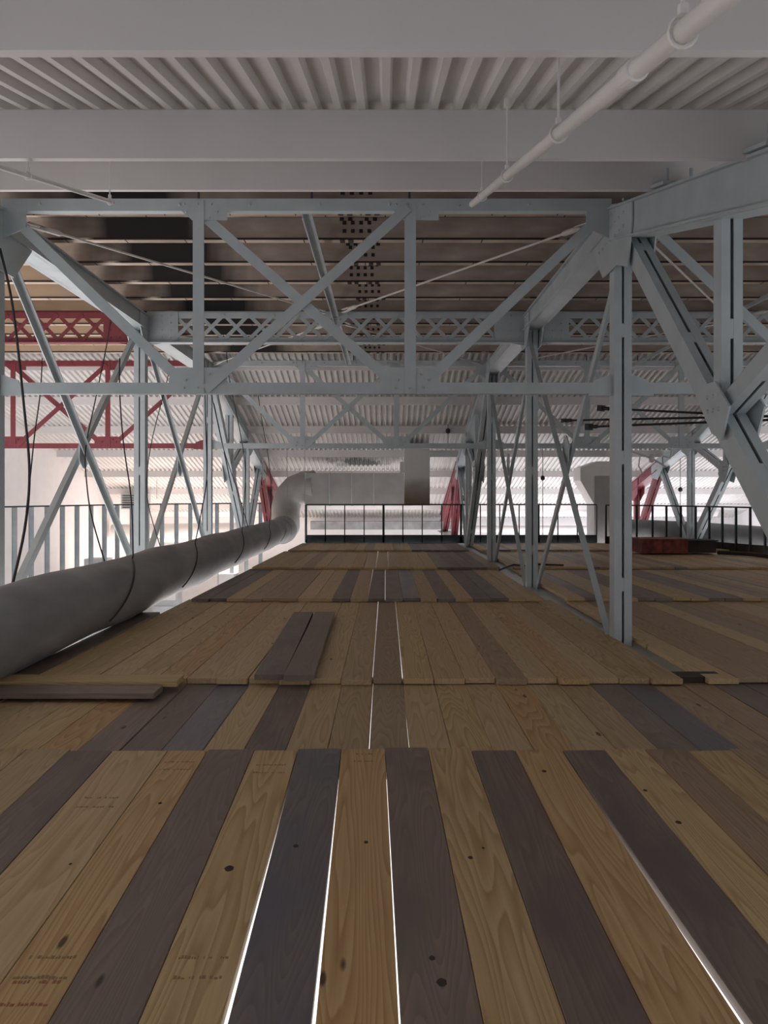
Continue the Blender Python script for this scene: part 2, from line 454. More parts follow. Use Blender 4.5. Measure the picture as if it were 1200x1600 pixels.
    for mm, a in ((mid,1),(mid2,-1)):
        gusset([(mm.y-.34,mm.z+.02),(mm.y-.12,mm.z+.22),(mm.y+.06,mm.z+.22),(mm.y+.16,mm.z+.10),(mm.y-.06,mm.z-.14),(mm.y-.22,mm.z-.20)] if a>0 else
               [(mm.y+.3,mm.z-.05),(mm.y+.12,mm.z+.28),(mm.y-.22,mm.z+.3),(mm.y-.34,mm.z+.1),(mm.y-.1,mm.z-.3),(mm.y+.16,mm.z-.25)],
               riv=[(mm.y-.18+.09*a2, mm.z+.12-.1*b2) for a2 in range(3) for b2 in range(2)])
    # purlin seats
    for y in (4.86, 6.55):
        m = MB(); z = ctop(y)
        m.bar((0,y-.30,ctop(y-.30)+.012),(0,y+.12,ctop(y+.12)+.012), .024, .34, up)
        for k in (-1,1):
            for e in (-.2,.04): m.tube([(.1*k,y+e,z-.02),(.1*k,y+e,z+.09)], .014, 6)
        m.build('purlin_seat', 'blue_steel', t)
    return t
XT = [-4.06, 2.43, 8.92]
truss(XT[0], 'blue steel truss running along the left side beside the floor duct')
truss(XT[1], 'blue steel truss with posts rising through the middle right of the plank floor')
truss(XT[2], 'blue steel truss at the far right beside the black picket guard')

# ------------------------------------------------------------------ cross frames
def frame(y, xa, xb, xs, mt, label, w=.115, bolts=True):
    zt = EYE+3.03; zb = EYE+1.02
    t = thing('sway_frame', label, 'frame', (0, y, 0), 'cross frames between trusses')
    m = MB(); m.angle((xa+.12,0,zt-w*1.1),(xb-.12,0,zt-w*1.1), w*1.1, -.09, (0,0,1))
    x = xa+.5
    while x < xb-.3: m.stud((x,-.001,zt-.06), .02, .02); x += .72
    m.build('top_chord', mt, t)
    m = MB(); m.angle((xa+.12,0,zb),(xb-.12,0,zb), w, -.09, (0,0,1)); m.build('bottom_chord', mt, t)
    for x in xs:
        m = MB(); m.angle((x-.05,-.012,zb),(x-.05,-.012,zt-.02), w, .08, (1,0,0))
        m.build('vertical', mt, t)
    dg = [((xa+.2,zt-.1),(xs[0]-.05,zb+.08)), ((xs[0]+.05,zt-.1),(xs[1]-.05,zb+.08)),
          ((xs[0]+.05,zb+.08),(xs[1]-.05,zt-.06)), ((xs[1]+.05,zb+.08),(xb-.2,zt-.1))]
    for i, (a, b) in enumerate(dg):
        m = MB(); yo = -.03 if i == 2 else .012
        pa = Vector((a[0],yo,a[1])); pb = Vector((b[0],yo,b[1])); d = (pb-pa).normalized()
        m.angle(pa, pb, w*.9, .06, Vector((0,1,0)).cross(d), .01); m.build('diagonal', mt, t)
    for x in xs:
        for s, z in ((1, zt), (-1, zb)):
            zz = z if s > 0 else z+.0
            poly = [(x-.2,zz),(x+.3,zz),(x+.3,zz-.22),(x+.12,zz-.22),(x-.06,zz-.22),(x-.2,zz-.1)] if s > 0 else \
                   [(x-.3,zz+.02),(x+.3,zz+.02),(x+.3,zz+.2),(x+.22,zz+.27),(x-.22,zz+.27),(x-.3,zz+.16)]
            m = MB(); m.plate(poly, .012, 'y', .004)
            for dx, dz in ((-.14,.06),(-.12,.14),(.14,.06),(.2,.14),(.12,.2),(0,.06)):
                m.stud((x+dx, -.012, zz + (-dz if s > 0 else dz)), .014, .012)
            m.build('gusset_plate', mt, t)
    for x, s in ((xa, 1), (xb, -1)):
        m = MB(); m.plate([(x+.1*s,zt),(x+.36*s,zt),(x+.36*s,zt-.3),(x+.1*s,zt-.42)], .012, 'y', .004)
        m.build('gusset_plate', mt, t); m = MB()
        m.plate([(x+.1*s,zb-.02),(x+.34*s,zb-.02),(x+.28*s,zb+.14),(x+.1*s,zb+.2)], .012, 'y', .004)
        m.build('gusset_plate', mt, t)
    if bolts:
        for x in list(xs)+[xs[0]+1.17]:
            m = MB(); m.tube([(x,.03,zt-.03),(x,.03,zt+.12)], .012, 6); m.build('anchor_bolt', 'bolt_dark', t)
    return t
frame(YN[1]-.02, XT[0], XT[1], (-1.93, .25), 'blue_steel', 'nearest blue steel cross frame spanning above the planks, centre bay')
frame(YN[1]-.02, XT[1], XT[2], (4.62, 6.78), 'blue_steel', 'nearest blue steel cross frame, right of the large double post')
frame(YN[3], X0, XT[0], (-8.53, -6.36), 'red_steel', 'dark red cross frame at left, below the red lattice girder', bolts=False)
frame(YN[3], XT[0], XT[1], (-1.9, .25), 'blue_steel', 'smaller blue cross frame farther back, seen under the lattice girder')
frame(YN[3], XT[1], XT[2], (4.62, 6.78), 'blue_steel', 'farther blue cross frame in the right-hand bay, above the tall grey duct')

def lattice(y, xa, xb, mt, label):
    t = thing('lattice_girder', label, 'girder', (0, y, 0), 'lattice girders')
    zt = EYE+3.01; zb = EYE+2.49
    for nm, z0, z1 in (('top_chord', zt-.11, zt), ('bottom_chord', zb, zb+.09)):
        m = MB()
        m.box(xa+.1, xb-.1, 0, .012, z0, z1)
        zz = zt if nm == 'top_chord' else zb
        m.box(xa+.1, xb-.1, -.07 if nm != 'top_chord' else 0, .10, zz-.006, zz+.006)
        m.build(nm, mt, t)
    n = int((xb-xa-1.1)/.41); p = (xb-xa-1.1)/n
    m = MB()
    for i in range(n):
        a = xa+.55+i*p
        m.bar((a,-.006,zb+.05),(a+p,-.006,zt-.05), .06, .01, (-1,0,1))
        m.bar((a,.018,zt-.05),(a+p,.018,zb+.05), .06, .01, (1,0,1))
    m.build('lacing', mt, t)
    for x, s in ((xa, 1), (xb, -1)):
        m = MB(); m.plate([(x+.1*s,zt),(x+.62*s,zt),(x+.62*s,zb+.04),(x+.1*s,zb-.05)], .016, 'y', -.004)
        for a in range(3):
            for b in range(4): m.stud((x+(.2+.15*a)*s,-.012,zt-.07-.12*b), .015, .012)
        m.build('gusset_plate', mt, t)
lattice(YN[2], X0, XT[0], 'red_steel', 'dark red lattice girder of crossed flats at the left edge')
lattice(YN[2], XT[0], XT[1], 'blue_steel', 'blue lattice girder of crossed flats spanning the centre bay')
lattice(YN[2], XT[1], XT[2], 'blue_steel', 'blue lattice girder of crossed flats in the right-hand bay')

# longitudinal flat and bracing rods
for xa, lab in ((-.82,'narrow blue steel flat running back from first frame to the farther frame, centre bay'),
                (5.67,'narrow blue steel flat running back along the middle of the right-hand bay')):
    m = MB(); m.angle((xa-.05,YN[1]+.08,EYE+2.93),(xa-.05,YN[3]-.1,EYE+2.93), .10, .07, (1,0,0))
    tag(m.build('bracing_angle', 'blue_steel', loc=(xa,YN[1],EYE+2.93)), lab, 'brace')
def rod(a, b, label):
    a = Vector(a); b = Vector(b); d = (b-a).normalized()
    t = thing('bracing_rod', label, 'rod', a, 'roof bracing rods')
    ro = MB().tube([Vector((0,0,0)), b-a], .014, 8).build('rod', 'wire_steel', t)
    for p, s in ((Vector((0,0,0)), 1), (b-a, -1)):
        m = MB(); m.tube([p+d*s*.02, p+d*s*.08, p+d*s*.22, p+d*s*.26], [.018,.032,.032,.016], 8)
        for e in (-1,1): m.bar(p-d*s*.14+Vector((0,0,.022*e)), p+d*s*.06+Vector((0,0,.022*e)), .05, .01, (0,0,1).__class__((1,0,0)) if abs(d.x)<.5 else (0,1,0))
        m.build('clevis', 'wire_steel', ro)
zr = EYE+2.88
rod((2.12,8.35,zr),(-.60,12.15,EYE+2.9),'pale steel bracing rod slanting from right truss peak to lattice girder middle')
rod((-3.75,8.35,zr),(-1.05,12.15,zr),'pale steel bracing rod slanting from left truss peak below sooty timber')
rod((2.75,8.4,zr),(5.5,12.4,zr),'pale steel bracing rod in the right-hand bay behind the sloping chord')
rod((-1.05,13.2,zr),(-3.75,17.1,zr),'pale steel bracing rod behind lattice girder running towards the left truss')
rod((-.6,13.2,zr),(2.1,17.1,zr),'pale steel bracing rod behind lattice girder running towards the right truss')
rod((8.6,8.4,zr),(5.9,12.4,zr),'pale steel bracing rod at right edge behind the short vertical')
rod((5.5,13.2,zr),(2.75,17.1,zr),'pale steel bracing rod behind the right-hand lattice girder')

# ------------------------------------------------------------------ sprinkler pipes
def pipe(a, b, r, hangers, label, ztop):
    a = Vector(a); b = Vector(b)
    t = thing('sprinkler_pipe', label, 'pipe', a)
    m = MB(); m.tube([Vector((0,0,0)), b-a], r, 16); m.build('pipe', 'white_pipe', t, True)
    for q in hangers:
        p = (b-a)*q; d = (b-a).normalized(); zt = ztop(a.y+p.y)-(a.z)
        m = MB()
        m.tube([p+Vector((0,0,r+.03)), Vector((p.x,p.y,zt))], .006, 6)
        n = 14; side = d.cross(Vector((0,0,1))).normalized(); upv = side.cross(d)
        ring = [p + (side*math.cos(2*math.pi*k/n) + upv*math.sin(2*math.pi*k/n))*(r+.008) for k in range(n+1)]
        m.tube(ring, .005, 5)
        m.tube([p+Vector((0,0,r+.01)), p+Vector((0,0,r+.035))], .014, 8)
        m.tube([Vector((p.x,p.y,zt-.05)), Vector((p.x,p.y,zt))], .018, 8)
        m.build('hanger', 'white_pipe', t)
    return t
dz = lambda y: deck_z(y)-.01
def lap(y):
    for q, h in ((2.66,.31),(4.86,.31),(6.55,.29)):
        if abs(y-q) < .25: return deck_z(q)-h
    return dz(y)
pa = P(738,319,6.42); pb = P(1108,16,1.7); pb = pa+(pb-pa)*1.16
tp = pipe(pb, pa, .027, (.165,.41,.66,.88), 'white sprinkler pipe slanting across the upper right of the ceiling', dz)
L = pa-pb
m = MB(); m.tube([L, L+Vector((0,.0,.0)), L+Vector((0,.02,.09))], [.02,.02,.018], 10); m.build('elbow', 'white_pipe', tp)
m = MB(); q = L*.03; d = L.normalized(); q = L*.235; m.tube([q-d*.05,q+d*.05], .034, 16); m.build('coupling', 'white_pipe', tp)
pipe(P(-40,248,4.35), P(176,316,6.4), .017, (.30,.97), 'thin white sprinkler pipe at upper left ceiling', dz)

# ------------------------------------------------------------------ planks
TH = .042
def rounded(w, l, r):
    pts = []
    for cx, cy, a0 in ((w/2-r, l/2-r, 0), (-w/2+r, l/2-r, 90), (-w/2+r, -l/2+r, 180), (w/2-r, -l/2+r, 270)):
        for k in range(4):
            a = math.radians(a0+30*k); pts.append((cx+r*math.cos(a), cy+r*math.sin(a)))
    return pts
def plank(xf, yf, xn, yn, zf, zn, w, mt, label, group, th=TH, r=.012, bev=.003):
    """board whose top centreline runs from (xn, yn, zn) to (xf, yf, zf)"""
    a = Vector((xn,yn,zn)); b = Vector((xf,yf,zf)); d = b-a; L = d.length
    pts = rounded(w, L, r); n = len(pts)
    ins = [(x*(1-2*bev/w), y*(1-2*bev/L)) for x, y in pts]
    vs = [(x,y,-th) for x, y in pts] + [(x,y,-bev) for x, y in pts] + [(x,y,0) for x, y in ins]
    fs = [tuple(reversed(range(n))), tuple(range(2*n, 3*n))]
    for k in range(2):
        fs += [(k*n+i, k*n+(i+1) % n, (k+1)*n+(i+1) % n, (k+1)*n+i) for i in range(n)]
    me = bpy.data.meshes.new('wooden_plank'); me.from_pydata(vs, [], fs)
    me.materials.append(M[mt])
    o = bpy.data.objects.new('wooden_plank', me); C.objects.link(o)
    c = (a+b)/2; dn = d.normalized(); side = dn.cross(Vector((0,0,1))).normalized(); up = side.cross(dn)
    mtx = Matrix((side, dn, up)).transposed().to_4x4(); mtx.translation = c
    o.matrix_world = mtx
    o['label'] = label; o['category'] = 'plank'; o['group'] = group
    return o
TONE = {'pine_pale':'pale pine','pine_yellow':'yellow pine','pine_orange':'orange-tinged pine','pine_dull':'dull tan pine',
        'aged_brown':'weathered brown','aged_slate':'dark slate-coloured','aged_dark':'dark aged'}
SHORT = {'p':'pine_pale','y':'pine_yellow','o':'pine_orange','d':'pine_dull','B':'aged_brown','S':'aged_slate','D':'aged_dark'}
# row 1: the nearest boards. far-end pixel limits, tone, label, extra gap to the right (m)
R1 = [(-95,-28,'p','pale pine plank at far left edge, outermost of the nearest boards',0),
 (-26,40,'y','yellow pine plank at far left, second plank left of the leftmost dark board',0),
 (42,109,'p','pale pine plank just left of the leftmost dark board',0),
 (111,177,'D','leftmost dark board of the nearest row, between two pale planks',0),
 (179,263,'p','wide pale pine plank just right of the leftmost dark board, stamped near its end',0),
 (265,324,'o','orange-tinged pine plank with a flame-like grain, left of the long brown board',0),
 (326,396,'B','long weathered brown board left of the plank with the round knot',0),
 (399,461,'y','yellow pine plank with a round dark knot, left of the bluish board',.040),
 (466,531,'S','dark board with a bluish sheen, lit slits on both sides',.024),
 (534,599,'o','tan pine plank between the bluish board and the middle dark board',.009),
 (602,667,'B','dark brown board in the middle foreground, cracked near its lower end',0),
 (669,734,'y','yellow pine plank with wavy cathedral grain, right of the middle dark board',0),
 (736,801,'D','dark grey-brown board between the wavy-grained plank and the orange plank',.003),
 (804,873,'o','orange pine plank left of the bright wide lit slit',.070),
 (877,941,'D','dark board just right of the bright wide lit slit, stained at its end',0),
 (943,1005,'y','yellow pine plank right of the dark board with the stained end',0),
 (1007,1070,'d','dull brown plank between two yellow pine planks near right edge',0),
 (1072,1138,'y','yellow pine plank third from the right edge of the nearest row',0),
 (1140,1205,'d','dull tan plank second from the right edge of the nearest row',0),
 (1207,1270,'p','pale pine plank rightmost of the nearest row',0)]
near = {}
SH = [0.0]*len(R1)     # sideways drift of each board's near end, opening the lit slits toward the viewer
for i in range(10, len(R1)): SH[i] = SH[i-1] + R1[i-1][4]
for i in range(8, -1, -1): SH[i] = SH[i+1] - R1[i][4]
sl = .048; yw = -.020
for i, (a, b, tn, lab, gap) in enumerate(R1):
    ye = 4.42 + random.uniform(-.03,.03)
    k = 4.42/F; xa = (a-VX)*k; xb = ((R1[i+1][0] if i < len(R1)-1 else b)-VX)*k - .0025
    zf = .046; yn_ = -.35+random.uniform(-.05,.05)
    xc = (xa+xb)/2; L = ye-yn_
    # wider gap opens toward the viewer
    nx = xc - yw*L + SH[i]
    o = plank(xc, ye, nx, yn_, zf, zf-sl*L, (xb-xa), SHORT[tn], lab, 'nearest row of floor boards')
    near[i] = (o, xc, ye, yn_, zf)
def stamp(o, cx, cy, w, rows, mt, rr, label=None):
    m = MB(); R = random.Random(rr)
    for r in range(rows):
        x = -w/2
        while x < w/2:
            l = R.uniform(.004,.013)
            if R.random() < .85:
                y = r*.10+R.uniform(-.002,.002); m.box(cx+x, cx+x+l, cy+y, cy+y+R.uniform(.008,.018), .0002, .0007)
            x += l+R.uniform(.002,.005)
    s = m.build('grade_stamp', mt, o)
    return s
def knot(o, cx, cy, r):
    m = MB(); n = 14
    for q, z in ((r,.0008),):
        vs = [(cx+q*math.cos(2*math.pi*k/n)*(1+.15*math.sin(k*2.1)), cy+q*1.25*math.sin(2*math.pi*k/n), z) for k in range(n)]
        m.add(vs, [tuple(range(n))])
    vs2 = [(v[0], v[1], 0) for v in m.v]; m.add(vs2, [tuple(reversed(range(n)))])
    for k in range(n): m.f.append((k,(k+1)%n, n+(k+1)%n, n+k))
    m.build('knot', 'dark_board', o)
def lp(i, px, py):
    """local coordinates on near plank i of pixel px, py"""
    o = near[i][0]; mi = o.matrix_world.inverted(); cam = Vector((0,0,EYE))
    a = mi @ cam; d = mi.to_3x3() @ Vector(((px-VX)/F, 1, -(py-VY)/F)); s = -a.z/d.z
    q = a+d*s; return q.x, q.y
for i, px, py, w, rr in ((4,150,1262,.17,3),(5,265,1203,.17,4),(7,425,1208,.16,5),(5,60,1530,.17,6),(7,300,1530,.16,8),(9,570,1190,.1,9)):
    x, y = lp(i, px, py); stamp(near[i][0], 0 if abs(x) < .15 else 0, y, w, 2, 'stamp_ink', rr)
x, y = lp(5, 45, 1572); stamp(near[5][0], 0, y, .15, 2, 'stamp_red', 21)
for i, px, py, r in ((7,358,1357,.018),(8,462,1322,.011),(4,110,1350,.006),(9,572,1316,.009),(11,735,1340,.010),(11,755,1325,.006),
                     (13,850,1205,.012),(15,1008,1235,.010),(15,1060,1285,.013),(10,690,1535,.016),(10,675,1497,.010),(5,250,1255,.009)):
    x, y = lp(i, px, py)
    if abs(x) < .12: knot(near[i][0], x, y, r)

GAPN = {}
def row(name, tag_, y0, y1, x0, x1, zf, zn, tones, xref, gaps=(), seed=1, skip=(), w0=.2457, edges=None):
    """boards from x0 to x1; tones is a dict index->tone counted from xref, default pale mix"""
    R = random.Random(seed)
    i0 = math.ceil((x0-xref)/w0); i1 = math.floor((x1-xref)/w0)
    n = 0; k = 0; outn = 0
    for i in range(i0, i1):
        n += 1
        xa = xref+i*w0
        if any(a < xa+w0/2 < b for a, b in skip): continue
        tn = tones.get(i, R.choice('pppyyood'))
        g = .002+gaps.get(i, 0) if isinstance(gaps, dict) else .002
        zz = R.uniform(-.004,.006)
        ya = y0+R.uniform(-.035,.035); yb = y1+R.uniform(-.04,.04)
        if edges and i in edges: ya, yb = ya+edges[i][0], yb+edges[i][1]
        xc = xa+w0/2; yw_ = R.uniform(-.0012,.0012)
        mt = SHORT[tn]
        pxa = VX+xc*F/y1; pxb = VX+xc*F/max(y0, 4.6)
        mid = xc*F/max(y0, 4.6) + VX
        if max(pxa, pxb) < -15 or min(pxa, pxb) > 1215:
            outn += 1
            if x0 > 2 and outn > 5: continue
            lab = f'{TONE[mt]} plank of the {name.split()[0]} row, beyond the picture edge'
        else:
            k += 1
            lab = (f'{TONE[mt]} plank, {name.split()[0]} row right of the blue posts, number {k} from them' if x0 > 2
                   else f'{TONE[mt]} plank, {name.split()[0]} row from the viewer, number {k} from the left')
        plank(xc+yw_*5, yb, xc, ya, zf+zz*.3, zn+zz, w0-g, mt, lab, tag_, r=.010)
def idx(px, y, xref, w0=.2457):
    return math.floor(((px-VX)*y/F-xref)/w0)
# second row
xr = .147
t2 = {}
for px, tn in ((262,'B'),(308,'B'),(355,'S'),(410,'p'),(458,'D'),(505,'p'),(552,'p'),(605,'d'),(655,'p'),(705,'y'),(755,'p'),(800,'o'),(850,'p'),(900,'p'),(952,'B'),(1003,'S'),(1052,'d'),(1100,'d'),(1150,'B'),(1200,'D')):
    t2[idx(px, 6.08, xr)] = tn
row('second', 'second row of floor boards', 4.2, 6.35, -4.3, 4.6, -.003, -.006, t2, xr,
    gaps={idx(410,6.08,xr):.008, idx(605,6.08,xr):.007}, seed=3, skip=((-4.3,-3.62),))
# third row, left and right of the truss
xr = .14
t3 = {}
for px, tn in ((370,'p'),(420,'p'),(467,'p'),(515,'p'),(560,'p'),(608,'d'),(655,'y'),(705,'p'),(755,'p'),(800,'d'),(850,'p'),(900,'o'),(950,'p'),(1000,'y')):
    t3[idx(px, 6.08, xr)] = tn
row('third', 'third row of floor boards', 6.08, 10.95, -3.05, 2.36, -.004, .046, t3, xr,
    gaps={idx(608,6.08,xr):.010, idx(655,6.08,xr):.006}, seed=5)
row('third right-hand', 'third row of floor boards', 6.10, 10.95, 2.50, 9.2, -.004, .046, {2:'d',3:'d',5:'d',6:'d'}, 2.56, seed=6)
# two loose dark boards lying on the third row, and crosswise boards at left
plank((474-VX)*9.35/F, 9.35, (420-VX)*6.0/F, 6.02, .07, .096, .235, 'aged_dark', 'dark loose plank lying on the third row, left of its twin', 'loose planks on top')
plank((508-VX)*9.35/F, 9.35, (467-VX)*6.0/F, 5.98, .075, .10, .235, 'aged_brown', 'brown loose plank lying on the third row, right of its twin', 'loose planks on top')
def cross(px1, y, z, w, mt, lab, L=3.2):
    x1 = (px1-VX)*y/F
    o = plank(x1, y, x1-L, y, z, z, w, mt, lab, 'crosswise planks at left')
cross(282, 5.93, .092, .22, 'pine_yellow', 'pale plank laid crosswise at left over the ends of the third row', 3.0)
cross(248, 5.68, .070, .235, 'aged_brown', 'brown plank laid crosswise at left in front of the pale one', 2.6)
plank(-2.93, 9.6, -2.93, 6.12, .03, .046, .235, 'aged_dark', 'dark plank along the left edge beneath the floor duct', 'edge boards by the duct')
plank(-3.16, 6.9, -3.16, 5.95, .0, .0, .22, 'aged_dark', 'short dark plank at left edge beneath crosswise boards', 'edge boards by the duct', th=.03)
# fourth row
xr = .0
def tones(lst, y, xr):
    d = {}
    for px, tn in lst: d[idx(px, y, xr)] = tn
    return d
t4 = tones([(315,'D'),(340,'D'),(368,'p'),(395,'d'),(420,'d'),(450,'d'),(478,'p'),(500,'p'),(527,'D'),(555,'p'),(583,'D'),(608,'B'),(633,'S'),(660,'p'),(687,'B'),(715,'p'),(742,'D'),(769,'D'),(796,'p'),(823,'p'),(850,'B')], 10.7, xr)
row('fourth', 'fourth row of floor boards', 10.7, 15.45, -2.80, 2.36, -.004, .046, t4, xr, gaps={idx(583,10.7,xr):.008}, seed=8)
row('fourth right-hand', 'fourth row of floor boards', 10.75, 15.45, 2.5, 9.6, -.004, .046, {0:'p',1:'B',3:'p',4:'B',5:'B',7:'p',8:'B',9:'B',10:'p',12:'d',14:'d'}, 2.55, gaps={11:.008}, seed=9)
t5 = tones([(690,'B'),(706,'D'),(725,'B'),(745,'D')], 15.2, xr)
row('fifth', 'fifth row of floor boards', 15.2, 20.05, -2.80, 2.36, -.004, .046, t5, xr+.06, gaps={-2:.008}, seed=10)
row('fifth right-hand', 'fifth row of floor boards', 15.25, 20.05, 2.5, 9.4, -.004, .046, {6:'B',7:'d',8:'d',11:'d',13:'B'}, 2.55, seed=11)
t6 = tones([(655,'D'),(667,'D'),(678,'D'),(700,'B'),(714,'D'),(728,'B')], 19.8, xr)
row('sixth', 'sixth row of floor boards', 19.8, 23.3, -2.72, 2.36, -.004, .046, t6, xr-.05, gaps={-3:.01}, seed=12)
row('sixth right-hand', 'sixth row of floor boards', 19.85, 23.3, 2.5, 9.0, -.004, .046, {1:'B',2:'D',4:'B',5:'B',8:'d'}, 2.5, seed=13)
# block added to keep the gap beside the big post dark
tag(MB().box(2.2,2.72,6.15,6.34,.0,.045).build('gap_block','dark_board',loc=(2.4,6.2,0)), 'added dark block in gap between planks in front of the big post', 'timber block')
# bearers carrying the rows
for y, nm in ((5.2,'second'),(7.0,'third'),(9.0,'third row, further'),(13.0,'fourth'),(17.5,'fifth'),(21.5,'sixth')):
    pass

# ------------------------------------------------------------------ floor duct, elbow and hanging cables
t = thing('floor_duct', 'long round grey wrapped duct lying along the left edge of the plank floor', 'duct', (-3.19,4,0))
path = []; r = .366
def add(p): path.append(Vector(p)-Vector((-3.19,4,0)))
for i in range(42):
    y = 3.0+i*.5
    add((-3.19+.012*math.sin(i*1.1), y, .375+.012*math.sin(i*.9)))
m = MB(); m.tube(path, [r*(1+.012*math.sin(i*1.7)) for i in range(len(path))], 36); m.build('duct_body', 'duct_wrap', t, True)
m = MB(); m.tube([Vector((0.02,y-4,.375)) for y in (23.1,23.5,23.9,24.1)], [.36,.43,.43,.36], 32)
m.build('end_collar', 'duct_wrap', t, True)
pe = [(-3.17,24.0,.40),(-3.2,24.8,.45),(-3.28,25.3,.65),(-3.32,25.6,1.0),(-3.25,25.7,1.35),(-3.0,25.7,1.6),(-2.7,25.65,1.7),(-2.35,25.6,1.72)]
m = MB(); m.tube([Vector(p)-Vector((-3.19,4,0)) for p in pe], [.40,.44,.46,.48,.50,.52,.54,.55], 28); m.build('elbow', 'sheet_duct', t, True)

t = thing('box_duct', 'grey rectangular sheet-metal duct with seams above the far guard rail', 'duct', (-1,25.6,1.7))
m = MB(); m.box(-1.62,1.9,-.45,.45,-.60,.47); m.build('duct_body', 'sheet_duct', t)
m = MB()
for x in (-1.62,-.83,-.1,.62): m.box(x-.015,x+.015,-.475,.475,-.62,.49)
m.build('seam_flange', 'machine_grey', t)
t = thing('air_box', 'tall white metal box with brown dirt at its base, above the far rail', 'air box', (.98,23.6,1.13))
MB().box(-.39,.39,0,.75,0,1.80).build('casing', 'soiled_box', t)
MB().box(-.52,-.39,.1,.6,1.0,1.35).build('side_collar', 'white_pipe', t)

def cable(pts, d, r, mt, label, wrap=None):
    if not isinstance(d, (list, tuple)): d = [d]*len(pts)
    w = [P(x, y, q) for (x, y), q in zip(pts, d)]
    # smooth through the points
    out = []
    for i in range(len(w)-1):
        p0 = w[max(i-1,0)]; p1 = w[i]; p2 = w[i+1]; p3 = w[min(i+2,len(w)-1)]
        for k in range(6):
            t = k/6
            out.append(.5*((2*p1)+(p2-p0)*t+(2*p0-5*p1+4*p2-p3)*t*t+(3*p1-p0-3*p2+p3)*t**3))
    out.append(w[-1])
    if wrap:
        y, a0, a1 = wrap
        for k in range(12):
            a = math.radians(a0+(a1-a0)*k/11); out.append(Vector((-3.19+.378*math.cos(a), y-.115*k, .375+.378*math.sin(a))))
    m = MB(); m.tube(out, r, 6)
    tag(m.build('hanging_cable', mt, loc=out[0]), label, 'cable', 'cables hanging at the left')
cable([(0,388),(20,480),(38,640),(46,740),(38,830),(14,935)], [7.8,7.8,7.7,7.5,7.2,6.7], .013, 'cable_black', 'thick black cable hanging down at the far left edge')
cable([(66,560),(63,613),(54,680),(48,738),(41,800)], [9.5,9,8.4,7.9,7.25], .007, 'cable_black', 'thin black cable joining the thick one at the far left')
cable([(182,420),(170,520),(150,620),(134,700),(136,760),(144,810),(163,876)], [13,12,11,10.2,9.7,9.2,8.7], .009, 'cable_black', 'black cable hanging left of the blue double post, bowed at its foot')
cable([(187,560),(187,613),(193,693),(205,780),(208,868)], 9.25, .009, 'cable_black', 'black cable looped over the duct, nearest of those on it', wrap=(9.25,68,-30))
cable([(264,560),(262,590),(235,700),(230,777),(250,853)], 10.9, .007, 'cable_black', 'thin black cable ending in front of the crossed braces behind the duct')
cable([(293,425),(303,530),(330,617),(349,700),(371,767),(388,825)], 16.8, .010, 'cable_black', 'black cable from the brown ceiling, slanting right down to the duct')
cable([(319,560),(321,650),(323,745),(314,803),(305,848)], 12.1, .010, 'cable_black', 'black cable beside the second left post, looped over the duct', wrap=(12.1,58,-30))
cable([(354,550),(358,590),(376,680),(383,727),(382,780),(378,830)], 15.9, .010, 'cable_black', 'black cable hanging right of the second left post', wrap=(15.9,52,-30))
cable([(394,550),(408,650),(420,720),(424,780),(421,818)], 19.4, .010, 'cable_black', 'black cable hanging before the distant fluted ceiling at left', wrap=(19.4,47,-30))
cable([(448,690),(449,760),(448,815)], 22.3, .008, 'cable_grey', 'grey cable dropping to the duct left of the round elbow', wrap=(22.3,36,-30))
cable([(476,600),(476,700),(477,800),(478,843)], 23.2, .006, 'cable_grey', 'thin grey cable hanging at the left end of the far rail')

# ------------------------------------------------------------------ guards
t = thing('guard_rail', 'black steel guard rail with dark toe board closing the far end of the planks', 'railing', (0,23.42,0))
xs = [(478+30.3*i-VX)*23.4/F for i in range(16)]
m = MB(); m.box(xs[0],xs[-1],-.02,.02,1.14,1.18); m.build('top_rail','black_steel',t)
m = MB(); m.box(xs[0],xs[-1],-.015,.015,-.02,.22); m.box(xs[0],xs[-1],-.03,.03,.2,.235); m.build('toe_board','black_steel',t)
for i, x in enumerate(xs):
    w = .034 if i % 4 == 0 else .016
    MB().box(x-w,x+w,-.015,.015,0,1.15).build('post' if i % 4 == 0 else 'picket','black_steel',t)
def picket_run(pts, z0, z1, step, w, mt, name_lab, railmt='black_steel', low=None, pick_edge=True):
    pts = [Vector((a,b,0)) for a, b in pts]
    t = thing('picket_fence', name_lab, 'railing', pts[0])
    m = MB()
    for a, b in zip(pts, pts[1:]): m.bar(a-pts[0]+Vector((0,0,z1)), b-pts[0]+Vector((0,0,z1)), .04, .05, (0,0,1))
    m.build('top_rail', railmt, t)
    L = 0
    for a, b in zip(pts, pts[1:]):
        d = b-a; n = d.length; d = d.normalized(); q = (-L) % step
        while q < n:
            p = a+d*q-pts[0]
            m = MB(); m.channel(p+Vector((0,0,z0)), p+Vector((0,0,z1-.02)), w, .05, (1,0,0), -1); m.build('picket', mt, t)
            q += step
        L += n
    if low:
        m = MB()
        for a, b in zip(pts, pts[1:]): m.bar(a-pts[0]+Vector((0,0,(low[0]+low[1])/2)), b-pts[0]+Vector((0,0,(low[0]+low[1])/2)), low[1]-low[0], .03, (0,0,1))
        m.build('kick_panel', 'dark_board', t)
    return t
picket_run([(-10.1,20.0),(-8.24,24),(-5.8,26.6),(-4.4,27.4)], -1.3, 1.15, .53, .13, 'picket_steel', 'curved run of blue-grey metal pickets beyond the floor duct at left')
picket_run([(6.6,23.0),(7.7,22.2),(8.6,20.9),(9.35,18.9),(9.9,16.4),(10.1,13.5)], -.1, 1.15, .46, .05, 'black_steel', 'black picket guard curving along the right edge of the planks', low=(-.1,.22))
